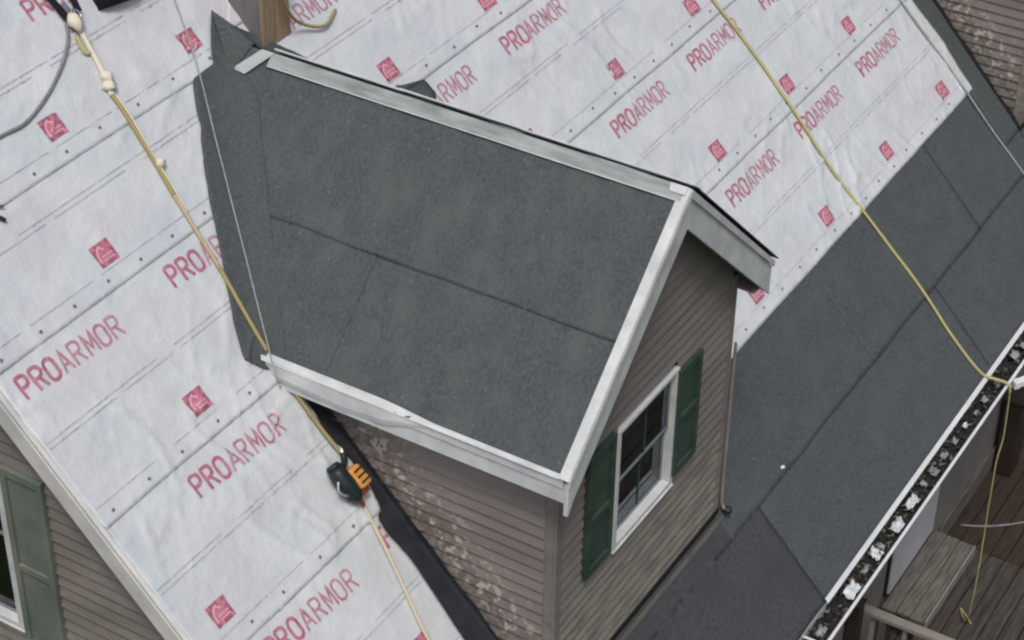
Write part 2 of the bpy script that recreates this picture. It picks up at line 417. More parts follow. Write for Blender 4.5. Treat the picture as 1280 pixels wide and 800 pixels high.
LET = {
    'P': [[(0, 0), (0, 1)], [(0, 1), (.62, 1), (.9, .93), (1, .76), (.9, .58), (.62, .5), (0, .5)]],
    'R': [[(0, 0), (0, 1)], [(0, 1), (.62, 1), (.9, .93), (1, .76), (.9, .58), (.62, .5), (0, .5)], [(.5, .5), (1, 0)]],
    'O': [[(.5, 1), (.85, .93), (1, .75), (1, .25), (.85, .07), (.5, 0), (.15, .07), (0, .25), (0, .75), (.15, .93), (.5, 1)]],
    'A': [[(0, 0), (.5, 1), (1, 0)], [(.2, .32), (.8, .32)]],
    'M': [[(0, 0), (0, 1), (.5, .3), (1, 1), (1, 0)]],
}
def ribbon(mb, pts, wd, surf, ok, mi=0):
    """flat strip along 2-D pts laid on surf(x, s)"""
    P = [Vector((a, b)) for a, b in pts]; Q = [P[0]]
    for a, b in zip(P, P[1:]):
        n = max(1, int((b - a).length / .018))
        Q += [a + (b - a) * (k / n) for k in range(1, n + 1)]
    L_, R_ = [], []
    for i, p in enumerate(Q):
        a = Q[max(0, i - 1)]; b = Q[min(len(Q) - 1, i + 1)]
        if i == 0 and (Q[0] - Q[-1]).length < 1e-6: a = Q[-2]
        if i == len(Q) - 1 and (Q[0] - Q[-1]).length < 1e-6: b = Q[1]
        t = b - a; t = t / max(t.length, 1e-9); n = Vector((-t.y, t.x)) * wd / 2
        d1 = (p - a).normalized() if (p - a).length > 1e-9 else t
        c = max(.5, abs(d1.dot(t))); n = n / c
        L_.append(p + n); R_.append(p - n)
    for i in range(len(Q) - 1):
        if ok(Q[i].x, Q[i].y) and ok(Q[i + 1].x, Q[i + 1].y):
            mb.add([surf(*L_[i]), surf(*R_[i]), surf(*R_[i + 1]), surf(*L_[i + 1])], [(0, 1, 2, 3)])
            mb.m[-1] = mi

def make_sheet(lo, hi, xl, xr, texts, ts, emblems, es, wid, label=None, tilt=0.0):
    def pos(u, v):
        s = lo + (hi - lo) * v
        a, b = xl(s), xr(s)
        x = a + (b - a) * u
        s2 = s + 0.005 * noise.noise(Vector((x * 1.7, lo * 3, 0)))
        return RP(x, s2, h_sheet(x, s2, lo)), NR
    o = grid_sheet('underlayment_sheet', PAPER, roof, pos, max(8, int(wid / .024)), int((hi - lo) / .024), .0028)
    surf = lambda x, s: RP(x, s, h_sheet(x, s, lo) + .0034)
    ok = lambda x, s: xl(s) + .015 < x < xr(s) - .012 and s > lo + .008
    for tx in texts:
        mb = MB(); adv = .0905
        for i, ch in enumerate('PROARMOR'):
            x0 = tx + i * adv + (.004 if ch == 'M' else 0)
            th = .0195 if i < 3 else .0150
            for st in LET[ch]:
                ribbon(mb, [(x0 + .062 * a, ts + .006 + tilt * i + .118 * b) for a, b in st], th, surf, ok, 0 if i < 3 else 1)
        if mb.f: mb.build('lettering', [INK, INK2], o)
    for ex in emblems:
        mb = MB(); a = .068; b = .062; n = 5
        def e_ok(x, s): return ok(x, s)
        for i in range(n):
            for j in range(n):
                q = [(ex - a + 2 * a * (i + p) / n, es - b + 2 * b * (j + q_) / n) for p, q_ in ((0, 0), (1, 0), (1, 1), (0, 1))]
                if all(e_ok(*t_) for t_ in q):
                    mb.add([surf(*t_) for t_ in q], [(0, 1, 2, 3)], 1 if (i in (0, n - 1) or j in (0, n - 1)) and (i + j) % 3 != 1 else 0)
        s2 = lambda x, s: RP(x, s, h_sheet(x, s, lo) + .0044)
        ribbon(mb, [(ex - .048, es - .040), (ex - .046, es + .005), (ex - .028, es + .034), (ex - .004, es + .046)], .011, s2, ok, 2)
        ribbon(mb, [(ex - .012, es + .044), (ex + .012, es + .016)], .010, s2, ok, 2)
        for yy in (-.012, -.034):
            for kx in range(5):
                ribbon(mb, [(ex - .026 + kx * .016, es + yy), (ex - .026 + kx * .016 + .011, es + yy)], .011, s2, ok, 2)
        if mb.f: mb.build('printed_emblem', [INKRED, INKEDGE, INKPALE], o)
    xa, xb = xl(lo + .4), xr(lo + .4)
    mb = MB()
    for off, wd in ((.475, .007), (.505, .006), (.105, .005)):
        x = xa
        while x < xb:
            L_ = random.uniform(.25, .6)
            ribbon(mb, [(x, lo + off), (min(x + L_, xb), lo + off)], wd, surf, ok)
            x += L_ + random.choice((.0, .02, .06, .14))
    if mb.f: mb.build('printed_line', INKGREY, o)
    mb = MB(); x = xa + .1
    while x < xb - .03:
        s = lo + .062 + random.uniform(-.012, .012)
        if ok(x, s):
            c = surf(x, s); ex_ = Vector((1, 0, 0)); ey = Vector((0, 1, M)).normalized(); r = .0092
            ring = [c + ex_ * (r * math.cos(k)) + ey * (r * math.sin(k)) for k in [i * math.pi / 4 for i in range(8)]]
            mb.add(ring + [p + NR * .003 for p in ring] + [c + NR * .0042], [(i, (i + 1) % 8, 8 + (i + 1) % 8, 8 + i) for i in range(8)] + [(8 + i, 8 + (i + 1) % 8, 16) for i in range(8)])
        x += random.uniform(.25, .31)
    if mb.f: stuff(mb.build('nail_caps', NAILM, o))
    if label: o['label'] = label
    return o
LL = [(.585, 1.555), (1.49, 2.46), (2.39, 3.36), (3.30, 4.18), (3.965, 4.93), (4.86, 5.83), (5.75, 6.72)]
lt = [([-2.25, -1.235], 1.31, [-1.46, -2.6 + 5], .80), ([-2.02, -.9], 2.19, [-2.34, -1.20], 1.70), ([-2.48, -1.345], 3.115, [-1.68], 2.59), ([], 0, [-1.59], 3.485), ([-2.17, -1.055], 4.675, [-1.37, -.25], 4.165), ([-1.6, -.5], 5.5, [-.8], 5.05), ([], 0, [], 0)]
for (lo, hi), (tx, ts, ex, es) in zip(LL, lt):
    make_sheet(lo, hi, left_edge, right_edge_L, tx, ts, ex, es, 1.7, tilt=-.004)
LR = [(.585, 1.555), (1.479, 2.45), (2.35, 3.32), (3.22, 4.19), (4.09, 5.06), (4.96, 5.93), (5.83, 6.80)]
rt = [([1.80, 2.88, 3.96, 5.03], 1.275, [2.545, 3.66, 4.73, 5.815], .765), ([1.22, 2.30, 3.385, 4.46, 5.54], 2.15, [1.97, 3.07, 4.17, 5.24], 1.65), ([.81, 1.89, 2.97, 4.05, 5.13], 3.015, [1.58, 2.67, 3.76, 4.84], 2.523), ([.2, 1.28, 2.36, 3.44, 4.52], 3.89, [.91, 2.0, 3.08, 4.16, 5.24], 3.395), ([.6, 1.68, 2.76, 3.84], 4.76, [.3, 1.4, 2.5, 3.6], 4.27), ([], 0, [], 0), ([], 0, [], 0)]
for (lo, hi), (tx, ts, ex, es) in zip(LR, rt):
    make_sheet(lo, hi, left_edge_R, right_edge_R, tx, ts, ex, es, 5.2)

# folded margin of the sheets beside the second dormer, a raised seam running down the slope
def fold_pos(u, v):
    s = .60 + (2.4 - .60) * v; x = 6.045 + .012 * noise.noise(Vector((s * 3, 0, 0))) - .03 * (v > 0) * 0 + (u - .5) * .03
    return RP(x, s, .024 + .010 * math.sin(math.pi * u) + wrinkle(x, s)), NR
grid_sheet('sheet_fold', PAPER, roof, fold_pos, 6, 60, .014)
# felt run up beside the second dormer (over the sheet-free strip)
def d2_felt(u, v):
    s = .05 + (3.2 - .05) * v; x = 6.15 + .33 * u
    return RP(x, s, .013 + .3 * wrinkle(x, s)), NR
grid_sheet('felt_sheet', VALLEY, roof, d2_felt, 8, 60, .003)
# black membrane strip along the left wall of the front dormer
def strip_pos(u, v):
    s = -.12 + (2.42 + .12) * v; x = -1.225 + .225 * u
    return RP(x, s, .005 + .010 * min(1, max(0, (.80 - s) / .08)) + .3 * wrinkle(x, s) * (u > .6) + .012 * max(0, u - .9) / .1), NR
grid_sheet('membrane_strip', BLACK_MEM, roof, strip_pos, 8, 60, .002)

# felt turned from the dormer onto the main roof along both valleys
VO = [(-1.165, 2.45), (-1.24, 2.545), (-1.275, 2.60), (-1.193, 2.772), (-1.075, 2.966), (-.932, 3.20), (-.811, 3.40), (-.690, 3.58), (-.563, 3.747), (-.43, 3.955), (-.390, 3.980), (-.225, 3.988), (-.115, 4.115), (-.008, 4.242)]
def yv0(u): return (H - PD * u / KD) / M
def valley(side, outer, name):
    n = 104
    def pos(u, v):
        t = v * (len(outer) - 1); i = min(int(t), len(outer) - 2); f = t - i
        ox = outer[i][0] + (outer[i + 1][0] - outer[i][0]) * f; os_ = outer[i][1] + (outer[i + 1][1] - outer[i][1]) * f
        sv = 2.565 + (4.085 - 2.565) * v
        ix = VAL(sv) + .02
        ox += .006 * noise.noise(Vector((v * 30, 1, 0)))
        x = ox + (ix - ox) * u; s = os_ + (sv - os_) * u
        fold = .018 * max(0, 1 - abs(u - .35 - .2 * v) / .16) * max(0, v - .55) / .45
        h = .036 + wrinkle(x, s) + fold + .004 * noise.noise(Vector((x * 9, s * 3, 7))) + (.02 * max(0, v - .9) / .1) * (1 - u)
        h = max(h, .024)
        sgn = -1 if side < 0 else 1
        q0 = RP(-sgn * ox, os_, h); q0.x = sgn * abs(ox) if ox < 0 else -sgn * ox
        q1 = RP(sgn * abs(VAL(sv)), sv, .016)
        uu = abs(VAL(sv)) * KD; wd_ = .17 * (1 - .75 * max(0, v - .8) / .2)
        q2 = DP(max(0.01, uu - wd_ * .25), yv0(uu) - wd_, .0155 + .002 * noise.noise(Vector((v * 20, 0, 0))), sgn)
        a_ = q0.lerp(q1, u); b_ = q1.lerp(q2, u); p = a_.lerp(b_, u)
        p = p + NR * ((wrinkle(x, s) + fold) * (1 - u) * u * 2)
        return p, (NR * (1 - u) + Vector((sgn * PD, 0, 1)) / KD * u).normalized()
    return grid_sheet(name, VALLEY, roof, pos, 18, n, .006)
valley(-1, VO, 'valley_felt')
VOR = [(-1.165, 2.50), (-1.17, 2.65), (-1.10, 2.78), (-1.02, 2.90), (-.98, 3.0), (-1.06, 3.05), (-1.116, 3.12), (-1.10, 3.222), (-.98, 3.226), (-.80, 3.24), (-.68, 3.36), (-.45, 3.65), (-.25, 3.9), (-.05, 4.12)]
valley(1, VOR, 'valley_felt')

A_ = Vector((0, 2.60, H + .030)); B_ = RP(-.008, 4.242, .055)
def peak_side(v, a, b):
    return a.lerp(b, v * 2) if v < .5 else b.lerp(B_, v * 2 - 1)
def peak_pos(u, v):
    mid = A_.lerp(B_, v)
    le = peak_side(v, DP(.17, 2.655, .016, -1), RP(-.19, 3.83, .036)); ri = peak_side(v, DP(.17, 2.655, .016, 1), RP(.19, 3.86, .036))
    p = le.lerp(mid, u * 2) if u < .5 else mid.lerp(ri, u * 2 - 1)
    return p + NR * (.006 * noise.noise(p * 7)), Vector((0, -.3, .95))
grid_sheet('valley_felt', VALLEY, roof, peak_pos, 12, 12, .004)

# left rake: metal edge over a white board
mb = MB(); mb.obox(RP(XL - .018, EAVE, -.01), RP(XL + .035, EAVE, -.01) - RP(XL - .018, EAVE, -.01), RP(0, 8.4) - RP(0, EAVE), NR * .026)
mb.build('rake_edge', WHITE2, roof, bevel=.004)
mb = MB(); mb.obox(RP(XL - .022, EAVE, -.120), (.020, 0, 0), RP(0, 8.4) - RP(0, EAVE), NR * .110)
mb.build('rake_board', WHITE2, roof, bevel=.003)
# drip edge at the eave: bright aluminium on the right, a bare grey edge on the left
mb = MB(); mb.obox(RP(1.36, EAVE - .028, .013), (X1 - 1.36, 0, 0), RP(0, .036) - RP(0, 0), NR * .005)
mb.obox(RP(1.36, EAVE - .028, -.05), (X1 - 1.36, 0, 0), RP(0, .004) - RP(0, 0), NR * .0625)
o = mb.build('drip_edge', ALU, roof); o['label'] = 'bright white aluminium drip edge'
mb = MB(); mb.obox(RP(XL, EAVE - .022, -.05), (1.35 - XL, 0, 0), RP(0, .012) - RP(0, 0), NR * .054)
o = mb.build('drip_edge', TAPE, roof); o['label'] = 'bare grey metal roof edge'
mb = MB(); mb.box((XL, -.66, -.90), (X1, -.635, -.76)); mb.build('fascia', WHITE2, roof)
mb = MB(); mb.box((XL, -.635, -.86), (X1, -.25, -.84)); mb.build('soffit', SOFFIT, roof)

# ================================================================= WALL PARTS
EXPO = 0.077
def board(parent, T, t0, t1, t0b, t1b, z0, z1, m, name='siding_board'):
    """lapped board: T(t, z, out); range t0..t1 at the bottom, t0b..t1b at the top"""
    if min(t1 - t0, t1b - t0b) < -.001 or max(t1 - t0, t1b - t0b) < .01: return
    lip = .019 + random.uniform(-.0015, .002); sag = random.uniform(-.0015, .0015)
    mb = MB()
    mb.add([T(t0, z0 + sag, lip), T(t1, z0 - sag, lip), T(t1b, z1 + .006, .002), T(t0b, z1 + .006, .002), T(t0, z0 + .016, .0), T(t1, z0 + .016, .0)],
           [(0, 1, 2, 3), (0, 4, 5, 1)])
    me_o = mb.build(name, m, parent)
    return me_o

def make_window(parent, T, t0, t1, z0, z1, name='window', frame_m=WHITE, sill=True):
    """double hung window built in T(t, z, out) space"""
    def bx(mb, a, b, c, d, o0, o1):
        mb.hexa([T(a, c, o0), T(b, c, o0), T(b, c, o1), T(a, c, o1), T(a, d, o0), T(b, d, o0), T(b, d, o1), T(a, d, o1)])
    wobj = bpy.data.objects.new(name, None); COL.objects.link(wobj); wobj.parent = parent
    wobj.location = T((t0 + t1) / 2, z0, 0) - world_loc(parent)
    fw = .042
    for a, b, c, d in ((t0, t0 + fw * .85, z0 + fw * .8, z1 - fw * .62), (t1 - fw, t1, z0 + fw * .8, z1 - fw * .62), (t0, t1, z1 - fw * .62, z1), (t0, t1, z0, z0 + fw * .8)):
        mb = MB(); bx(mb, a, b, c, d, -.055, .026); mb.build('frame', frame_m, wobj, bevel=.003)
    a, b, c, d = t0 + fw * .85, t1 - fw, z0 + fw * .8, z1 - fw * .62
    mid = (c + d) / 2 + .01
    for zz0, zz1, o0, o1 in ((mid - .010, d, -.022, -.004), (c, mid + .016, -.044, -.026)):
        mb = MB(); r = .018
        bx(mb, a, a + r, zz0, zz1, o0, o1); bx(mb, b - r, b, zz0, zz1, o0, o1)
        bx(mb, a + r, b - r, zz1 - r, zz1, o0, o1); bx(mb, a + r, b - r, zz0, zz0 + r, o0, o1)
        mb.build('sash', MUNTIN, wobj)
        mb = MB(); bx(mb, a + r, b - r, zz0 + r, zz1 - r, (o0 + o1) / 2 - .002, (o0 + o1) / 2 + .002); mb.build('pane', GLASS, wobj)
        cx = (a + b) / 2 + .03
        mb = MB(); bx(mb, cx - .006, cx + .006, zz0 + r, zz1 - r, o0 + .003, o1 - .002); mb.build('muntin', GREEN, wobj)
    mb = MB(); bx(mb, a + .005, b - .005, c, c + (d - c) * .22, -.066, -.052); mb.build('inner_board', PANELM, wobj)
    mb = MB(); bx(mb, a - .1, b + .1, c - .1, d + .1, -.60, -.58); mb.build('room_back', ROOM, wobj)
    if sill:
        mb = MB(); bx(mb, t0 - .004, t1 + .004, z0 - .016, z0 - .001, -.02, .034); mb.build('sill', frame_m, wobj, bevel=.004)
    return wobj

def make_shutter(parent, T, t0, t1, z0, z1, m, mid):
    s = bpy.data.objects.new('shutter', None); COL.objects.link(s); s.parent = parent
    s.location = T((t0 + t1) / 2, z0, 0) - world_loc(parent)
    def bx(name, a, b, c, d, o0, o1, bev=.003):
        mb = MB(); mb.hexa([T(a, c, o0), T(b, c, o0), T(b, c, o1), T(a, c, o1), T(a, d, o0), T(b, d, o0), T(b, d, o1), T(a, d, o1)])
        return mb.build(name, m, s, bevel=bev)
    q = .036
    bx('stile', t0, t0 + q, z0, z1, .012, .046); bx('stile', t1 - q, t1, z0, z1, .012, .046)
    for a, b in ((z0, z0 + .05), (mid - .022, mid + .022), (z1 - .05, z1)): bx('rail', t0 + q, t1 - q, a, b, .012, .045)
    for a, b in ((z0 + .05, mid - .022), (mid + .022, z1 - .05)): bx('panel', t0 + q, t1 - q, a, b, .012, .032, .006)
    return s

# ================================================================= FRONT DORMER
dormer = thing('dormer', 'complete gabled dormer with green shuttered window and black felt roof', 'dormer', (0, 0, 0))
TF = lambda t, z, o: Vector((t, -o, z))                 # front wall, outside is -Y
TL = lambda t, z, o: Vector((-W - o, -t, z))            # left wall, t = -y
TR = lambda t, z, o: Vector((W + o, t, z))
def sub_empty(name, parent, loc):
    o = bpy.data.objects.new(name, None); COL.objects.link(o); o.parent = parent; o.location = Vector(loc) - world_loc(parent); return o

fw_ = sub_empty('front_wall', dormer, (0, 0, 0))
WT0, WT1, WZ0, WZ1 = -.392, .312, .735, 1.58
z = 0.02; i = 0
while z < H - .16:
    z1 = z + EXPO
    lim = lambda zz: max(0.0, min(W - .045, (H - .13 - zz) / PD))
    a, b = lim(z), lim(z1)
    if z1 > WZ0 + .02 and z < WZ1 - .02:
        board(fw_, TF, -a, WT0 + .01, -b, WT0 + .01, z, z1, FRONT_SIDING); board(fw_, TF, WT1 - .01, a, WT1 - .01, b, z, z1, FRONT_SIDING)
    else:
        board(fw_, TF, -a, a, -b, b, z, z1, FRONT_SIDING)
    z = z1
lw_ = sub_empty('left_wall', dormer, (-W, 0, 0))
z = 0.03
while z < 1.70:
    z1 = min(z + EXPO, 1.715)
    board(lw_, TL, -z / M - .02, -.055, -z1 / M - .02, -.055, z, z1, SIDING); z = z1
rw_ = sub_empty('right_wall', dormer, (W, 0, 0))
mb = MB(); mb.add([(W, 0, -.05), (W, 1.72, 1.75), (W, 0, 1.75), (W - .06, 0, -.05), (W - .06, 1.72, 1.75), (W - .06, 0, 1.75)], [(0, 1, 2), (3, 5, 4), (0, 3, 4, 1), (1, 4, 5, 2), (2, 5, 3, 0)])
mb.build('wall_sheathing', FRONT_SIDING, rw_)
# corner posts
for sx in (-1, 1):
    mb = MB(); m_ = .052
    mb.box((sx * W - (m_ if sx > 0 else .018), -.018, -.02 if sx > 0 else -.06), (sx * W + (.018 if sx > 0 else m_), .0, 1.80))
    mb.box((min(sx * W, sx * (W + .018)), .0, -.06), (max(sx * W, sx * (W + .018)), m_, 1.75))
    mb.build('corner_trim', FRONT_SIDING, dormer, bevel=.004)
make_window(dormer, TF, WT0, WT1, WZ0, WZ1)
make_shutter(dormer, TF, -.728, -.445, .785, 1.63, GREEN, 1.17)
make_shutter(dormer, TF, .290, .560, .805, 1.56, GREEN, 1.20)
# base of the front wall: dark gap, apron flashing
mb = MB(); mb.box((-W - .02, -.028, -.06), (W + .02, .004, .030)); mb.build('base_gap', GAP, dormer)
mb = MB(); mb.obox(RP(-W - .03, -.072, .022), (2 * W + .06, 0, 0), RP(0, .030) - RP(0, 0), NR * .004); mb.build('apron_flashing', mat('apron_metal', (0.075, 0.074, 0.062), (0.115, 0.11, 0.095), 8, 6, 0.6), dormer)
# flashing turned up the left wall
mb = MB(); n = 40
for k in range(n):
    s0 = -.05 + 2.35 * k / n; s1 = -.05 + 2.35 * (k + 1) / n
    h0 = .045 + .018 * noise.noise(Vector((s0 * 5, 0, 0))); h1 = .045 + .018 * noise.noise(Vector((s1 * 5, 0, 0)))
    p = [Vector((-W - .020, s0 / K, M * s0 / K)), Vector((-W - .020, s1 / K, M * s1 / K))]
    mb.add([p[0], p[1], p[1] + Vector((0, 0, h1 * K)), p[0] + Vector((0, 0, h0 * K))], [(0, 1, 2, 3)])
mb.build('wall_flashing', BLACK_MEM, dormer)

# dormer roof
dr = sub_empty('dormer_roof', dormer, (0, 0, H))
def yv(u):   # y where the dormer slope meets the main roof
    return (H - PD * u / KD) / M
for side in (-1, 1):
    mb = MB()
    P = [(0, -OV + .02), (ULEN - .015, -OV + .02), (ULEN - .015, yv(ULEN) + .05), (0, yv(0) + .05)]
    mb.hexa([DP(u, y, -.06, side) for u, y in P] + [DP(u, y, -.003, side) for u, y in P]); mb.build('roof_slab', SOFFIT, dr)
def felt_d(u0, u1, y0, y1f, base, seed, side=-1):
    def pos(a, b):
        u = u0 + (u1 - u0) * b
        y = y0 + (y1f(u) - y0) * a
        band = .0115 * noise.noise(Vector((y * 4.3 + .5 * u, u * .5, 1))) + .0050 * noise.noise(Vector((y * 11 + u, u * 1.2, 6)))
        lift = .011 * max(0, noise.noise(Vector((y * 2.6, seed, 2))) - .05) * max(0, (b - .90) / .10)
        n = Vector((side * PD, 0, 1)) / KD
        crease = .42 * wrinkle(y * 1.2 + 3, u * .9 + 2)
        return DP(u + .010 * noise.noise(Vector((y * 3, seed, 0))) * b, y, base + .004 * b + band + lift + crease, side), n
    return pos
vy = lambda u: yv(u) + .03
for side in (-1, 1):
    nn = 90 if side < 0 else 20
    a = grid_sheet('felt_sheet', FELT, dr, felt_d(.80, ULEN + .004, -OV - .002, lambda u: 1.40 - .06 * (u - .8), .0055, 1, side), nn, 36, .0015)
    a = grid_sheet('felt_sheet', FELT, dr, felt_d(.80, ULEN + .004, 1.34, vy, .0085, 2, side), 24, 36, .0015)
    a = grid_sheet('felt_sheet', FELT, dr, felt_d(.0, .865, -OV - .002, vy, .0105, 3, side), nn, 40, .0012)
# ridge strip in three lengths, highlights on its edges put in as white tubes
yy = [(-OV - .004, .86), (.84, 1.62), (1.60, 2.46)]
for k, (ya, yb) in enumerate(yy):
    mb = MB(); b0 = .026 + .003 * (k == 1)
    for side in (-1, 1):
        P = [(0, ya), (.082, ya), (.082, yb), (0, yb)]
        mb.hexa([DP(u, y, b0 - .004, side) for u, y in P] + [DP(u, y, b0, side) for u, y in P])
    mb.build('ridge_strip', RIDGE, dr)
    mb = MB()
    mb.tube([DP(.082, ya + .004, b0, -1), DP(.082, yb - .004, b0, -1)], .0032, 6)
    mb.build('edge_highlight', WHITE2, dr)
    mb = MB(); mb.tube([Vector((0, ya + .004, H + b0 * 1.35)), Vector((0, yb - .004, H + b0 * 1.35))], .0052, 6); mb.build('ridge_highlight', WHITE2, dr)
mb = MB(); P = [(.0, 2.44), (.165, 2.57), (.155, 2.66), (.0, 2.53)]
mb.hexa([DP(u, y, .026) for u, y in P] + [DP(u, y, .031) for u, y in P]); mb.build('cross_strip', TAPE, dr)
mb = MB(); mb.hexa([DP(u, y, .026) for u, y in ((0, -OV - .02), (.05, -OV - .02), (.05, -.06), (0, -.05))] + [DP(u, y, .036) for u, y in ((0, -OV - .02), (.045, -OV - .02), (.045, -.06), (0, -.05))]); mb.build('ridge_end_cap', WHITE, dr, bevel=.003)
# rakes
for side in (-1, 1):
    n0 = Vector((0, -.022, 0))
    zt = lambda x: H - PD * x - .004
    mb = MB(); dep = .235
    poly = [(0, zt(0) - .035), (EV, zt(EV) - .035), (EV, zt(EV) - dep), (0, zt(0) - dep)]
    mb.prism([(side * x, -OV + .0, z_) for x, z_ in poly], n0); mb.build('rake_board', WHITE, dr, bevel=.003)
    mb = MB(); poly = [(0, zt(0) + .008), (EV + .006, zt(EV + .006) + .008), (EV + .006, zt(EV) - .040), (0, zt(0) - .046)]
    mb.prism([(side * x, -OV - .023, z_) for x, z_ in poly], (0, -.014, 0))
    P = [(0, -OV - .037), (ULEN + .008, -OV - .037), (ULEN + .008, -OV + .022), (0, -OV + .022)]
    if side < 0:
        mb.hexa([DP(u, y, .0215, side) for u, y in P] + [DP(u, y, .0255, side) for u, y in P])
    mb.build('rake_edge', WHITE, dr, bevel=.002)
    if side > 0:      # a lip of felt stands over the right hand rake
        mb = MB(); P = [(.01, -OV - .045), (ULEN + .02, -OV - .045), (ULEN + .02, -OV + .1), (.01, -OV + .1)]
        mb.hexa([DP(u, y, .019, side) for u, y in P] + [DP(u, y, .026, side) for u, y in P]); mb.build('felt_lip', BLACK_MEM, dr)
    mb = MB(); P = [(.02, -OV), (ULEN - .02, -OV), (ULEN - .02, .0), (.02, .0)]
    mb.hexa([DP(u, y, -.10, side) for u, y in P] + [DP(u, y, -.085, side) for u, y in P]); mb.build('rake_soffit', SOFFIT, dr)
    # eave
    ze = H - PD * EV
    ylen = ze / M - .01
    x0, x1 = sorted((side * EV, side * (EV - .022)))
    mb = MB(); mb.box((x0, -OV + .001, ze - .158), (x1, ylen - .06, ze - .03)); mb.build('eave_fascia', WHITE, dr, bevel=.002)
    mb = MB(); P = [(ULEN - .016, -OV + .024), (ULEN + .012, -OV + .024), (ULEN + .012, ylen), (ULEN - .016, ylen)]
    mb.hexa([DP(u, y, .0155 if side > 0 else .0145, side) for u, y in P] + [DP(u, y, .0185, side) for u, y in P])
    xx = sorted((side * (EV + .002), side * (EV + .009)))
    mb.box((xx[0], -OV + .002, ze - .055), (xx[1], ylen, ze + .008)); mb.build('eave_edge', WHITE, dr)
    x0, x1 = sorted((side * (EV - .023), side * (W + .002)))
    mb = MB(); mb.box((x0, -OV + .001, ze - .152), (x1, ylen - .1, ze - .140)); mb.build('eave_soffit', SOFFIT, dr)
# the pointed return at the foot of the left rake
mb = MB(); ze = H - PD * EV
mb.prism([(-EV - .004, -OV - .03, ze - .02), (-EV + .075, -OV - .03, ze + .05), (-EV + .055, -OV - .03, ze - .15), (-EV + .004, -OV - .03, ze - .235), (-EV - .012, -OV - .03, ze - .225)], (0, .012, 0)); mb.build('rake_return', WHITE, dr, bevel=.002)
# loose, buckled trim along the upper part of the left eave
mb = MB(); n = 36
rows = []
for k in range(n + 1):
    t = k / n; y = .55 + 1.16 * t
    sag = .018 * math.sin(t * 9.0) + .012 * noise.noise(Vector((t * 8, 0, 0)))
    tp = min(1.0, t * 2.6); tp = tp * tp * (3 - 2 * tp)
    top = DP(ULEN - .014 - .022 * tp, y, .0215, -1)
    edge = Vector((-EV - .011 - .005 * tp, y, ze + .010 + sag * .4 * tp))
    low = Vector((-EV - .011 - .012 * abs(math.sin(t * 6)) * tp, y, ze - .002 - (.056 + .035 * t - sag) * tp))
    bot = low + Vector((.010 * tp, 0, -.045 * (1 - .3 * t) * tp))
    rows.append([top, edge, low, bot])
for k in range(n):
    for j in range(3):
        mb.add([rows[k][j], rows[k + 1][j], rows[k + 1][j + 1], rows[k][j + 1]], [(0, 1, 2, 3)])
mb.build('loose_trim', WHITE, dr)
# conduit at the right corner
mb = MB(); mb.tube(smooth_path([(1.035, -.03, 1.3), (1.035, -.03, .6), (1.03, -.035, .12), (1.03, -.06, .03)], 6), .010, 8); mb.build('conduit', SOFFIT, dormer)
mb = MB(); mb.blob((1.045, -.075, .02), .030, .034, .026, 3, .1); mb.build('conduit_end', BLACKP, dormer)

# ================================================================= SECOND DORMER (only its left wall comes into the picture)
dormer2 = copy_tree(dormer)
dormer2.location = (7.46, .05, .052)
dormer2['label'] = 'second dormer at the right edge, only its dirty sided wall showing'
dormer2['category'] = 'dormer'
dormer['group'] = dormer2['group'] = 'dormers on the main roof slope'

# ================================================================= GABLE END WALL (lower left)
GX = -2.50
gable = thing('house_wall', 'brown sided gable wall with faded green shutter below the left rake', 'wall', (GX, 2, -4.3))
TG = lambda t, z, o: Vector((GX - o, -t, z))
gy0, gy1, gz0, gz1 = 2.385, 3.09, .63, 1.86
z = -.2
while z < 3.0:
    z1 = z + EXPO; lo0 = (z + .12) / M; lo1 = (z1 + .12) / M; far = 4.3
    if z1 > gz0 + .02 and z < gz1 - .02:
        if lo1 < gy0: board(gable, TG, -gy0 - .0 + .01 - .02, -lo0, -gy0 - .01, -lo1, z, z1, FRONT_SIDING)
        board(gable, TG, -far, -gy1 + .01, -far, -gy1 + .01, z, z1, FRONT_SIDING)
    else:
        board(gable, TG, -far, -max(lo0, -.2), -far, -max(lo1, -.2), z, z1, FRONT_SIDING)
    z = z1
mb = MB(); mb.prism([(GX + .004, -.25, -4.3), (GX + .004, 11.3, -4.3), (GX + .004, 11.3, -.5), (GX + .004, 5.75, 5.7), (GX + .004, 3.4, 3.4), (GX + .004, 3.4, -.25), (GX + .004, -.2, -.35)], (.1, 0, 0)); mb.build('wall_lower', FRONT_SIDING, gable)
make_window(gable, TG, -gy1, -gy0, gz0, gz1)
make_shutter(gable, TG, -2.365, -2.085, .55, 1.795, GREEN_OLD, 1.13)
make_shutter(gable, TG, -3.39, -3.11, .55, 1.795, GREEN_OLD, 1.13)

# ================================================================= EAVE WALL below the gutter
YW = -.25
ew = thing('house_wall', 'grey brown house wall in the shade under the gutter', 'wall', (4, YW, -4.3))
mb = MB(); mb.box((-2.48, YW, -4.3), (X1, YW + .12, -.80)); mb.build('wall_face', WALLGREY, ew)
mb = MB(); mb.box((5.12, YW - .03, -3.28), (6.75, YW - .001, -3.07)); mb.build('base_board', BENCH, ew, bevel=.004)
pn = sub_empty('pale_panel', ew, (4.4, YW, -2.9))
mb = MB(); mb.box((3.95, YW - .035, -2.89), (4.86, YW - .001, -2.06)); mb.build('lower_panel', PANELM, pn, bevel=.004)
mb = MB(); mb.box((3.97, YW - .028, -2.045), (4.90, YW - .001, -1.2)); mb.build('upper_panel', PANELM, pn, bevel=.004)
mb = MB(); mb.box((3.90, YW - .02, -2.89), (3.935, YW - .001, -1.2)); mb.build('panel_gap', GAP, pn)

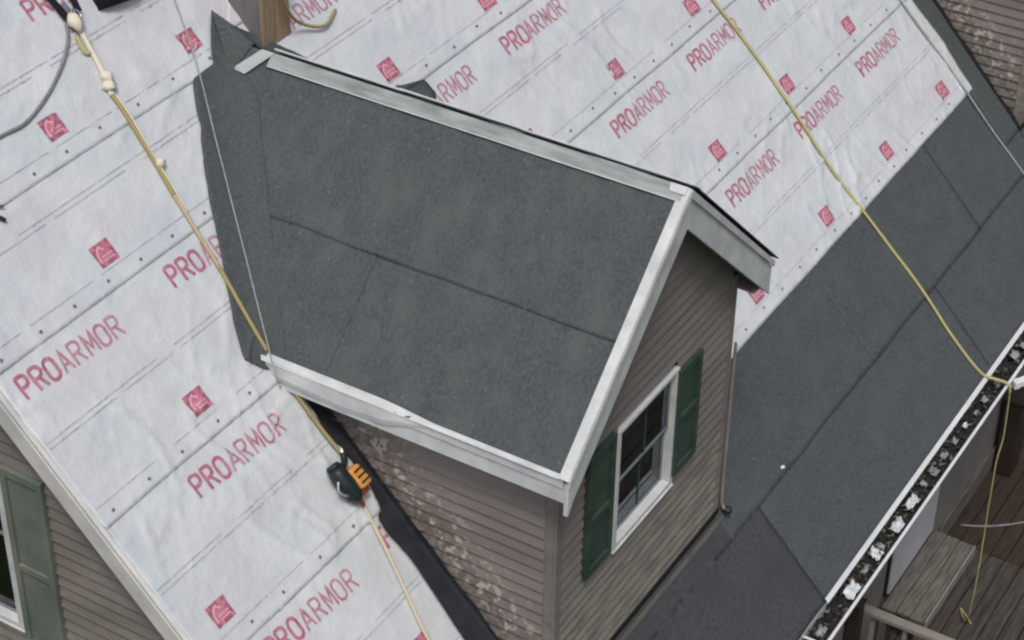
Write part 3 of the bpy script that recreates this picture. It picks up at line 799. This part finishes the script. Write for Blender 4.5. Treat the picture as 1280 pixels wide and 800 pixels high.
# ================================================================= GUTTER
gut = thing('gutter', 'long white gutter choked with leaves along the eave', 'gutter', (4, -.75, -.86))
GX0, GX1 = -2.62, X1
prof = [(-.668, -.735), (-.668, -.86), (-.785, -.86), (-.815, -.80), (-.828, -.735)]
th = .004
mb = MB()
for (a, b) in zip(prof, prof[1:]):
    t = Vector((0, b[0] - a[0], b[1] - a[1])).normalized(); nn = Vector((0, t.z, -t.y)) * th
    A = [Vector((GX0, *a)), Vector((GX1, *a)), Vector((GX1, *b)), Vector((GX0, *b))]
    mb.hexa(A + [p + nn for p in A])
mb.build('trough', WHITE2, gut)
mb = MB(); mb.box((GX0, -.846, -.745), (GX1, -.829, -.727)); mb.build('front_lip', ALU, gut, bevel=.003)
for x in (GX0, GX1 - .004):
    mb = MB(); mb.prism([(x, y, z_) for y, z_ in prof], (.004, 0, 0)); mb.build('end_cap', WHITE2, gut)
x = 1.2
for x in (.35, 1.02, 5.3, 7.3):
    mb = MB(); mb.box((x, -.829, -.745), (x + .018, -.668, -.738)); mb.build('hanger', ALU, gut)
# leaves and sludge
mb = MB(); rnd = random.Random(3)
nx = 520
vs = []
for i in range(nx + 1):
    x = .2 + 6.6 * i / nx
    for j in range(6):
        y = -.672 - .146 * j / 5
        vs.append((x, y, -.80 + .035 * noise.noise(Vector((x * 14, y * 14, 0))) + .012 * noise.noise(Vector((x * 45, y * 45, 3)))))
mb.add(vs, [(i * 6 + j, i * 6 + j + 1, (i + 1) * 6 + j + 1, (i + 1) * 6 + j) for i in range(nx) for j in range(5)])
for i in range(900):
    x = rnd.uniform(.25, 6.7); y = rnd.uniform(-.815, -.675); zz = -.785 + rnd.uniform(-.01, .03)
    a = rnd.uniform(0, 6.28); l = rnd.uniform(.012, .035); wv_ = rnd.uniform(.005, .014)
    t = Vector((math.cos(a), math.sin(a), rnd.uniform(-.6, .6))).normalized(); s = t.cross(Vector((rnd.uniform(-.5, .5), rnd.uniform(-.5, .5), 1))).normalized()
    c = Vector((x, y, zz))
    mb.add([c - t * l, c + s * wv_, c + t * l, c - s * wv_], [(0, 1, 2, 3)], 1 if rnd.random() < .35 else 0)
lit = stuff(mb.build('leaf_litter', [LITTER, mat('dry_leaf', (0.05, 0.046, 0.038), (0.16, 0.15, 0.13), 30, 4, 0.8)]))
tag(lit, 'dark rotting leaf litter lying along the inside of the gutter', 'leaf litter')
# pale scraps caught in the gutter
def scrap(x, y, lx, ly, hz, seed, m, label, group='pale scraps caught in the gutter'):
    mb = MB(); n = 6; vs = []
    for i in range(n + 1):
        for j in range(n + 1):
            a = i / n - .5; b = j / n - .5
            k = 1 - .35 * abs(noise.noise(Vector((a * 4, b * 4, seed))))
            vs.append((x + a * lx * k + .3 * b * ly, y + b * ly * k, -.772 + hz * (noise.noise(Vector((a * 3.3, b * 3.3, seed * 2.7))) + .5)))
    q = lambda i, j: i * (n + 1) + j
    mb.add(vs, [(q(i, j), q(i + 1, j), q(i + 1, j + 1), q(i, j + 1)) for i in range(n) for j in range(n)])
    o = mb.build('scrap', m, smooth=True)
    sol = o.modifiers.new('thick', 'SOLIDIFY'); sol.thickness = .004
    return tag(o, label, 'scrap', group)
scrap(2.335, -.765, .15, .085, .05, 1, SCRAP, 'largest crumpled white scrap in the gutter, nearest the bench end')
scrap(2.63, -.75, .16, .07, .04, 2, SCRAP, 'long narrow white scrap next up the gutter from the largest one')
scrap(1.60, -.765, .16, .085, .05, 3, SCRAP, 'torn white scrap where the bright drip edge ends')
for k, (x, y, a, b) in enumerate(((2.02, -.75, .10, .09), (2.10, -.74, .05, .07), (1.83, -.755, .08, .04), (3.02, -.75, .08, .07), (3.22, -.74, .07, .05), (3.42, -.745, .05, .04), (3.62, -.74, .06, .04), (3.98, -.75, .07, .05), (4.22, -.755, .05, .05), (4.62, -.74, .09, .07), (4.78, -.755, .06, .06), (5.0, -.74, .06, .05), (5.2, -.75, .05, .05), (1.14, -.75, .09, .06), (.98, -.745, .06, .06), (3.80, -.755, .05, .03), (2.86, -.745, .05, .05))):
    scrap(x, y, a, b, .035, 10 + k, SCRAP if k % 6 == 0 else SCRAPGREY, 'small crumpled pale scrap among the dark leaves in the gutter')

# ================================================================= DOWNSPOUT beside the gutter
ds = thing('pipe', 'white pipe reaching outward from under the gutter lip beside the hanging rope', 'pipe', (4.45, -.86, -.83))
def prism_path(name, pts, wd, ht, m, parent):
    mb = MB(); P = [Vector(p) for p in pts]
    for a, b in zip(P, P[1:]):
        t = (b - a).normalized(); sd_ = t.cross(Vector((0, 0, 1))).normalized(); u_ = sd_.cross(t)
        c = a - sd_ * wd / 2 - u_ * ht / 2
        mb.obox(c, b - a, sd_ * wd, u_ * ht)
    return mb.build(name, m, parent, bevel=.004)
prism_path('arm', [(4.40, -.856, -.83), (5.5, -1.44, -.84)], .055, .05, ALU, ds)
prism_path('elbow', [(4.37, -.834, -.83), (4.41, -.862, -.83)], .062, .06, ALU, ds)

# ================================================================= DECK below
dk = thing('deck', 'weathered grey board deck at the foot of the house wall', 'deck', (6, -1.5, -4.3))
y = YW - .012; k = 0
while y > -3.6:
    wd = .132 + random.uniform(-.003, .003)
    x = 3.18
    while x < 12.5:
        L_ = random.uniform(2.2, 3.6) if (y < -1.0 or x > 3.2) else 5.3 - x
        mb = MB(); dz = random.uniform(-.004, .004)
        mb.box((x, y - wd, -3.335 + dz), (min(x + L_ - .006, 12.5), y, -3.30 + dz))
        mb.build('deck_board', DECKSHADE if (y > -1.0 and x > 5.2) else DECKM, dk, bevel=.004)  # boards by the wall get the colour darkened for shadow
        x += L_
    y -= wd + .009; k += 1
mb = MB()
for x in (3.25, 5.5, 8, 10.5): mb.box((x, -3.55, -3.50), (x + .05, YW - .02, -3.337))
mb.box((3.18, -3.62, -3.52), (12.5, -3.575, -3.34)); mb.build('joist', DARKWOOD, dk)
mb = MB()
for x in (3.3, 7.5, 12.2): mb.box((x, -3.55, -4.3), (x + .1, -3.45, -3.5))
mb.build('deck_post', DARKWOOD, dk)
bn = thing('bench', 'low weathered wooden bench against the wall under a pale panel', 'bench', (4.35, -.45, -3.30))
for k in range(3):
    y1 = YW - .04 - k * .118
    mb = MB(); mb.box((3.80 + .012 * (k % 2), y1 - .112, -2.93), (4.89 - .01 * k, y1, -2.90 + .002 * k)); mb.build('seat_board', BENCH, bn, bevel=.004)
mb = MB(); mb.box((3.82, -.66, -3.0), (4.88, -.643, -2.898)); mb.build('front_board', RAIL, bn, bevel=.004)
for x in (3.84, 4.80):
    for y_ in (-.62, -.32):
        mb = MB(); mb.box((x, y_, -3.298), (x + .06, y_ + .05, -2.935)); mb.build('leg', BENCH, bn)
rl = thing('railing', 'wooden deck railing running out from the wall with thin balusters', 'railing', (3.2, -1.6, -3.30))
mb = MB(); mb.box((3.165, -3.5, -2.44), (3.245, YW - .06, -2.40)); mb.build('top_rail', RAIL, rl, bevel=.004)
mb = MB(); mb.box((3.187, -3.5, -3.20), (3.222, YW - .06, -3.15)); mb.build('bottom_rail', RAIL, rl)
y_ = YW - .16
while y_ > -3.45:
    mb = MB(); mb.box((3.19, y_ - .03, -3.15), (3.22, y_, -2.44)); mb.build('baluster', DARKWOOD if int(y_ * 10) % 2 else RAIL, rl); y_ -= .13
pt = thing('post', 'dark stained timber post at the house end of the railing', 'post', (3.25, -.3, -3.3))
mb = MB(); mb.box((3.06, -.36, -4.28), (3.16, -.262, -2.30)); mb.build('shaft', DARKWOOD, pt, bevel=.006)
mb = MB(); mb.box((3.05, -.37, -2.299), (3.17, -.252, -2.275)); mb.build('post_cap', DARKWOOD, pt, bevel=.006)
pt2 = thing('post', 'short dark brown post on the deck near the right edge', 'post', (6.45, -.38, -3.3))
mb = MB(); mb.box((6.34, -.46, -3.29), (6.56, -.30, -2.50)); mb.build('shaft', DARKWOOD, pt2, bevel=.006)
mb = MB(); mb.box((6.325, -.475, -2.499), (6.575, -.285, -2.47)); mb.build('post_cap', DARKWOOD, pt2, bevel=.006)

# ================================================================= ROPES AND CORDS
def rope(name, pts, r, m, label, cat, n=8, jit=.004, group=None):
    P = smooth_path(pts, n)
    P = [p + Vector((noise.noise(p * 4), noise.noise(p * 4 + Vector((9, 0, 0))), 0)) * jit for p in P]
    mb = MB(); mb.tube(P, [r(p) for p in P] if callable(r) else r, 8)
    o = mb.build(name, m, smooth=True)
    return tag(o, label, cat, group)
R_ = lambda x, s, h=.036: RP(x, s, h + max(0, wrinkle(x, s) * .6) * (x < 6.5))
life = thing('rope', 'yellow safety rope running down the left underlayment past the dormer eave', 'rope', R_(-.842, 4.58))
def rp(name, pts, r, m, n=8, jit=.004):
    P = smooth_path(pts, n); P = [p + Vector((noise.noise(p * 4), noise.noise(p * 4 + Vector((9, 0, 0))), 0)) * jit for p in P]
    mb = MB(); mb.tube(P, r, 8); return mb.build(name, m, life, smooth=True)
rp('cream_length', [R_(-.842, 4.58, .05), R_(-.865, 4.45), R_(-.886, 4.308), R_(-.92, 4.19), R_(-.936, 4.14)], .016, ROPE_W)
rp('yellow_length', [R_(-.934, 4.15), R_(-.948, 3.922), R_(-.985, 3.63), R_(-1.0, 3.52)], .0125, ROPE_Y)
rp('tan_length', [R_(-.998, 3.53), R_(-1.023, 3.307), R_(-1.048, 3.06)], .0115, ROPE_TAN)
rp('lower_length', [R_(-1.047, 3.07), R_(-1.055, 3.0), R_(-1.126, 2.624, .05), R_(-1.151, 2.346, .055), R_(-1.149, 2.021, .05), R_(-1.135, 1.84, .05)], .0115, ROPE_Y)
rp('doubled_length', [R_(-.925, 4.17, .04), R_(-.925, 3.98, .04), R_(-.962, 3.75, .042), R_(-.980, 3.55, .04), R_(-1.0, 3.4, .036)], .007, ROPE_W)
rp('pale_tail', [R_(-1.20, 1.62), R_(-1.217, 1.60), R_(-1.255, 1.409), R_(-1.317, 1.159), R_(-1.385, .908), R_(-1.41, .76), R_(-1.42, .4)], .011, ROPE_PALE)
for (x, s, k) in ((-.90, 4.235, 1), (-.922, 4.19, 2), (-.955, 3.70, 3)):
    mb = MB(); mb.blob(R_(x, s, .045), .036 - .008 * (k == 3), .036 - .008 * (k == 3), .030, k, .5); mb.build('knot', ROPE_W, life, smooth=True)
rope('rope', [R_(3.95, 2.9), R_(3.985, 2.478), R_(4.018, 2.153), R_(4.037, 1.762), R_(4.029, 1.348), R_(4.020, .93), R_(4.054, .572, .026), R_(4.088, .252, .022), R_(4.107, -.155, .022), R_(4.099, -.584, .02), R_(4.119, -.837, .02), R_(4.158, -.96, .022), Vector((4.19, -.74, -.70)), Vector((4.20, -.84, -.712)), Vector((4.21, -.862, -.80)), Vector((4.24, -.87, -1.2)), Vector((4.20, -.865, -1.5)), Vector((4.235, -.87, -2.2)), Vector((4.26, -.87, -2.85)), Vector((4.35, -.83, -3.22)), Vector((4.52, -.72, -3.275)), Vector((4.46, -.80, -3.28)), Vector((4.40, -.86, -3.282))], (lambda p: .0115 if p.z > -.78 else .0055), ROPE_YG, 'yellow green rope down the right roof, over the gutter and onto the deck', 'rope')
rope('cord', [R_(-.05, 4.75, .03), R_(-.165, 4.411, .035), R_(-.333, 4.033, .05)] + [R_(-.333, 4.033, .05).lerp(Vector((-1.185, 1.66, 1.885)), t) for t in (.25, .5, .75, 1)] + [Vector((-1.20, 1.60, 1.74))], (lambda p: .0042), CORDM, 'thin pale cord stretched down the dormer roof along its valley', 'cord', jit=.001)
rope('cord', [R_(6.0, 1.6, .04), R_(6.035, 1.029, .042), R_(6.065, .592, .04), R_(6.093, .207, .02), R_(6.131, -.234, .02), R_(6.16, -.6, .02), R_(6.18, -.93, .02)], (lambda p: .0075), CORDM, 'grey cord lying beside the second dormer and down the eave felt', 'cord', jit=.002)
rope('cable', [R_(-1.9, 4.27, .03), R_(-1.664, 4.263, .03), R_(-1.491, 4.257, .03), R_(-1.242, 4.332, .032), R_(-1.067, 4.423, .034), R_(-.95, 4.51, .036), R_(-.905, 4.58, .04)], .0095, CABLEM, 'grey cable curving away from the rope anchor to the left edge', 'cable', jit=.002)
rope('rope', [Vector((.24, 2.645, 4.05)), Vector((.235, 2.63, 3.55)), Vector((.255, 2.61, 3.27)), Vector((.35, 2.62, 3.02)), Vector((.50, 2.63, 2.87)), R_(.66, 3.82, .05), R_(.82, 3.86, .036)], .010, ROPE_Y, 'yellow hose looped in front of the tan timber box', 'hose', jit=.001)
rope('cord', [Vector((5.50, -.33, -3.285)), Vector((5.62, -.55, -3.285)), Vector((5.85, -.80, -3.285)), Vector((6.2, -1.1, -3.285)), Vector((6.6, -1.5, -3.285))], .010, CABLEM, 'thin grey cord lying across the deck boards', 'cord')

# ================================================================= ANCHOR at the top left
an = thing('roof_anchor', 'roof anchor with pale knot and dark straps at the head of the rope', 'anchor', R_(-.845, 4.585, 0))
mb = MB(); ax = (Vector((1, 0, 0)), Vector((0, 1, M)).normalized(), NR)
mb.obox(RP(-.90, 4.53, .022), (.09, 0, 0), RP(0, .16) - RP(0, 0), NR * .008); mb.build('plate', STEEL, an, bevel=.003)
mb = MB(); mb.blob(R_(-.865, 4.565, .06), .042, .055, .035, 4, .5, ax=ax); mb.build('knot', ROPE_W, an, smooth=True)
mb = MB(); mb.tube(smooth_path([R_(-.83 + .028 * math.cos(a), 4.59 + .035 * math.sin(a), .06) for a in [k * math.pi / 5 for k in range(11)]], 3), .007, 6); mb.build('ring', STEEL, an, smooth=True)
for dx in (-.055, .035):
    mb = MB(); pts = [(R_(-.85 + dx, 4.60, .05)), R_(-.83 + dx * 1.6, 4.75, .045), R_(-.80 + dx * 2, 5.0, .04)]
    for a, b in zip(pts, pts[1:]): mb.obox(a, Vector((.042, 0, 0)), b - a, NR * .006)
    mb.build('strap', BAGM, an)
mb = MB(); mb.tube(smooth_path([R_(-.90, 4.50, .04), R_(-.915, 4.40, .036), R_(-.87, 4.40, .038), R_(-.85, 4.44, .04)], 5), .010, 8); mb.build('rope_tail', ROPE_YG, an, smooth=True)

# ================================================================= BLACK BAG
bag = thing('bag', 'black nylon bag lying on the underlayment at the top left', 'bag', R_(-.47, 4.60, 0))
mb = MB(); n = 7
def bagpt(a, b, c):       # a across, b up slope, c height
    x = -.655 + .30 * a + .02 * math.sin(b * 5); s = 4.555 - .045 * a + .42 * b
    bulge = 1 - .35 * (2 * a - 1) ** 2 - .25 * (2 * b - 1) ** 2
    return RP(x, s, .022 + c * .12 * bulge + .008 * noise.noise(Vector((a * 4, b * 4, c))))
top = [bagpt(i / n, j / n, 1) for j in range(n + 1) for i in range(n + 1)]
bot = [bagpt(i / n, j / n, 0) for j in range(n + 1) for i in range(n + 1)]
q = lambda i, j: j * (n + 1) + i; o_ = len(top)
fs = [(q(i, j), q(i + 1, j), q(i + 1, j + 1), q(i, j + 1)) for i in range(n) for j in range(n)]
fs += [tuple(o_ + k for k in f[::-1]) for f in fs[:n * n]]
ring = [q(i, 0) for i in range(n)] + [q(n, j) for j in range(n)] + [q(i, n) for i in range(n, 0, -1)] + [q(0, j) for j in range(n, 0, -1)]
fs += [(ring[k], o_ + ring[k], o_ + ring[(k + 1) % len(ring)], ring[(k + 1) % len(ring)]) for k in range(len(ring))]
mb.add(top + bot, fs); mb.build('bag_body', BAGM, bag, smooth=True)
mb = MB(); mb.tube(smooth_path([RP(-.56, 4.68, .12), RP(-.54, 4.76, .19), RP(-.48, 4.78, .20), RP(-.43, 4.70, .13)], 5), .012, 8); mb.build('handle', BAGM, bag, smooth=True)

# ================================================================= TIMBER BOX behind the dormer ridge
bx_ = thing('timber_box', 'upright timber box with grey side and tan front behind the dormer ridge', 'box', (.4, 2.8, 2.8))
X0, X1b, Y0, Y1 = .17, .43, 2.67, 2.91
mb = MB(); mb.prism([(X0, Y0 + .02, M * Y0 + .02), (X0, Y1, M * Y1), (X0, Y1, 4.2), (X0, Y0 + .02, 4.2)], (.02, 0, 0)); mb.build('side_panel', POSTGREY, bx_, bevel=.003)
for k in range(2):
    a = X0 + .0 + k * (X1b - X0) / 2; b = a + (X1b - X0) / 2 - .006
    mb = MB(); mb.box((a, Y0 - .001, M * Y0 - .02), (b, Y0 + .019, 4.2)); mb.build('front_board', POSTTAN, bx_, bevel=.003)
mb = MB(); mb.prism([(X1b - .02, Y0 + .02, M * Y0 + .02), (X1b - .02, Y1, M * Y1), (X1b - .02, Y1, 4.2), (X1b - .02, Y0 + .02, 4.2)], (.02, 0, 0)); mb.build('side_panel', POSTGREY, bx_, bevel=.003)
mb = MB(); mb.box((X0 + .021, Y1 - .02, M * Y1 - .06), (X1b - .021, Y1, 4.2)); mb.build('back_panel', POSTGREY, bx_)
mb = MB(); mb.box((X0 - .01, Y0 - .012, 4.201), (X1b + .01, Y1 + .01, 4.225)); mb.build('cap_board', POSTTAN, bx_, bevel=.003)

# ================================================================= NAIL GUN lying by the dormer wall
ng = thing('nail_gun', 'black nail gun with orange magazine resting on underlayment by the dormer wall', 'nail gun', R_(-1.19, 1.74, 0))
E1 = Vector((1, 0, 0)); E2 = Vector((0, 1, M)).normalized()
def L3(a, b, c): return RP(-1.19 + a, 1.74 + b, .02 + c)
AX = (E1, E2, NR)
mb = MB(); mb.tube([L3(-.085, .115, .07), L3(-.085, .08, .07), L3(-.08, .0, .065), L3(-.075, -.075, .06), L3(-.07, -.10, .055)], [.040, .052, .055, .048, .030], 14); mb.build('body', BLACKP, ng, smooth=True)
mb = MB(); mb.tube([L3(-.085, .117, .07), L3(-.085, .135, .07)], [.046, .036], 14); mb.build('end_cap', BLACKP, ng, smooth=True)
mb = MB(); mb.tube(smooth_path([L3(-.07, .07, .07), L3(-.02, .085, .055), L3(.02, .10, .045), L3(.05, .135, .04)], 4), .019, 10); mb.build('handle', BLACKP, ng, smooth=True)
mb = MB(); mb.obox(L3(-.035, -.075, .022), E1 * .098, E2 * .135 + E1 * -.015, NR * .085); mb.build('magazine', ORANGE, ng, bevel=.022)
for k in range(3):
    mb = MB(); mb.obox(L3(-.022, -.045 + .035 * k, .108), E1 * .066, E2 * .010, NR * .006); mb.build('magazine_rib', BLACKP, ng)
mb = MB(); mb.tube(smooth_path([L3(-.13, .05, .09), L3(-.155, .0, .075), L3(-.125, -.05, .08)], 4), .008, 8); mb.build('belt_hook', STEEL, ng, smooth=True)
mb = MB(); mb.obox(L3(-.035, -.105, .015), E1 * .065, E2 * .05, NR * .06); mb.build('feed_guide', RUST, ng, bevel=.008)
mb = MB(); mb.tube([L3(-.055, -.10, .05), L3(-.045, -.15, .04)], [.016, .012], 10); mb.build('nose', RUST, ng)
mb = MB(); mb.tube(smooth_path([L3(-.045, .02, .04), L3(-.03, .045, .02), L3(-.01, .06, .04)], 4), .007, 8); mb.build('trigger', ORANGE, ng)
mb = MB(); mb.tube(smooth_path([L3(.05, .135, .04), L3(.06, .165, .035), L3(.05, .19, .03)], 4), .011, 8); mb.build('hose_coupling', STEEL, ng)

# ================================================================= small clip at the left edge of the sheet
cl = thing('rope_clip', 'small green rope clip on the underlayment at the left picture edge', 'clip', R_(-2.03, 3.93, 0))
mb = MB(); mb.tube(smooth_path([R_(-2.06, 4.02), R_(-2.02, 3.97), R_(-1.99, 3.93), R_(-1.97, 3.90)], 4), .011, 8); mb.build('clip_body', DARKWOOD, cl, smooth=True)
mb = MB(); mb.tube(smooth_path([R_(-2.03, 3.97, .045), R_(-1.98, 3.985, .04), R_(-1.93, 3.965, .04)], 4), .007, 8); mb.build('clip_arm', mat('green_plastic', (0.10, 0.16, 0.06), None, rough=.5), cl, smooth=True)

mb = MB(); mb.blob(RP(1.75, -.165, .022), .020, .014, .010, 5, .5)
tag(mb.build('scrap', SCRAP, smooth=True), 'tiny white scrap lying on the dark eave felt off the dormer corner', 'scrap')
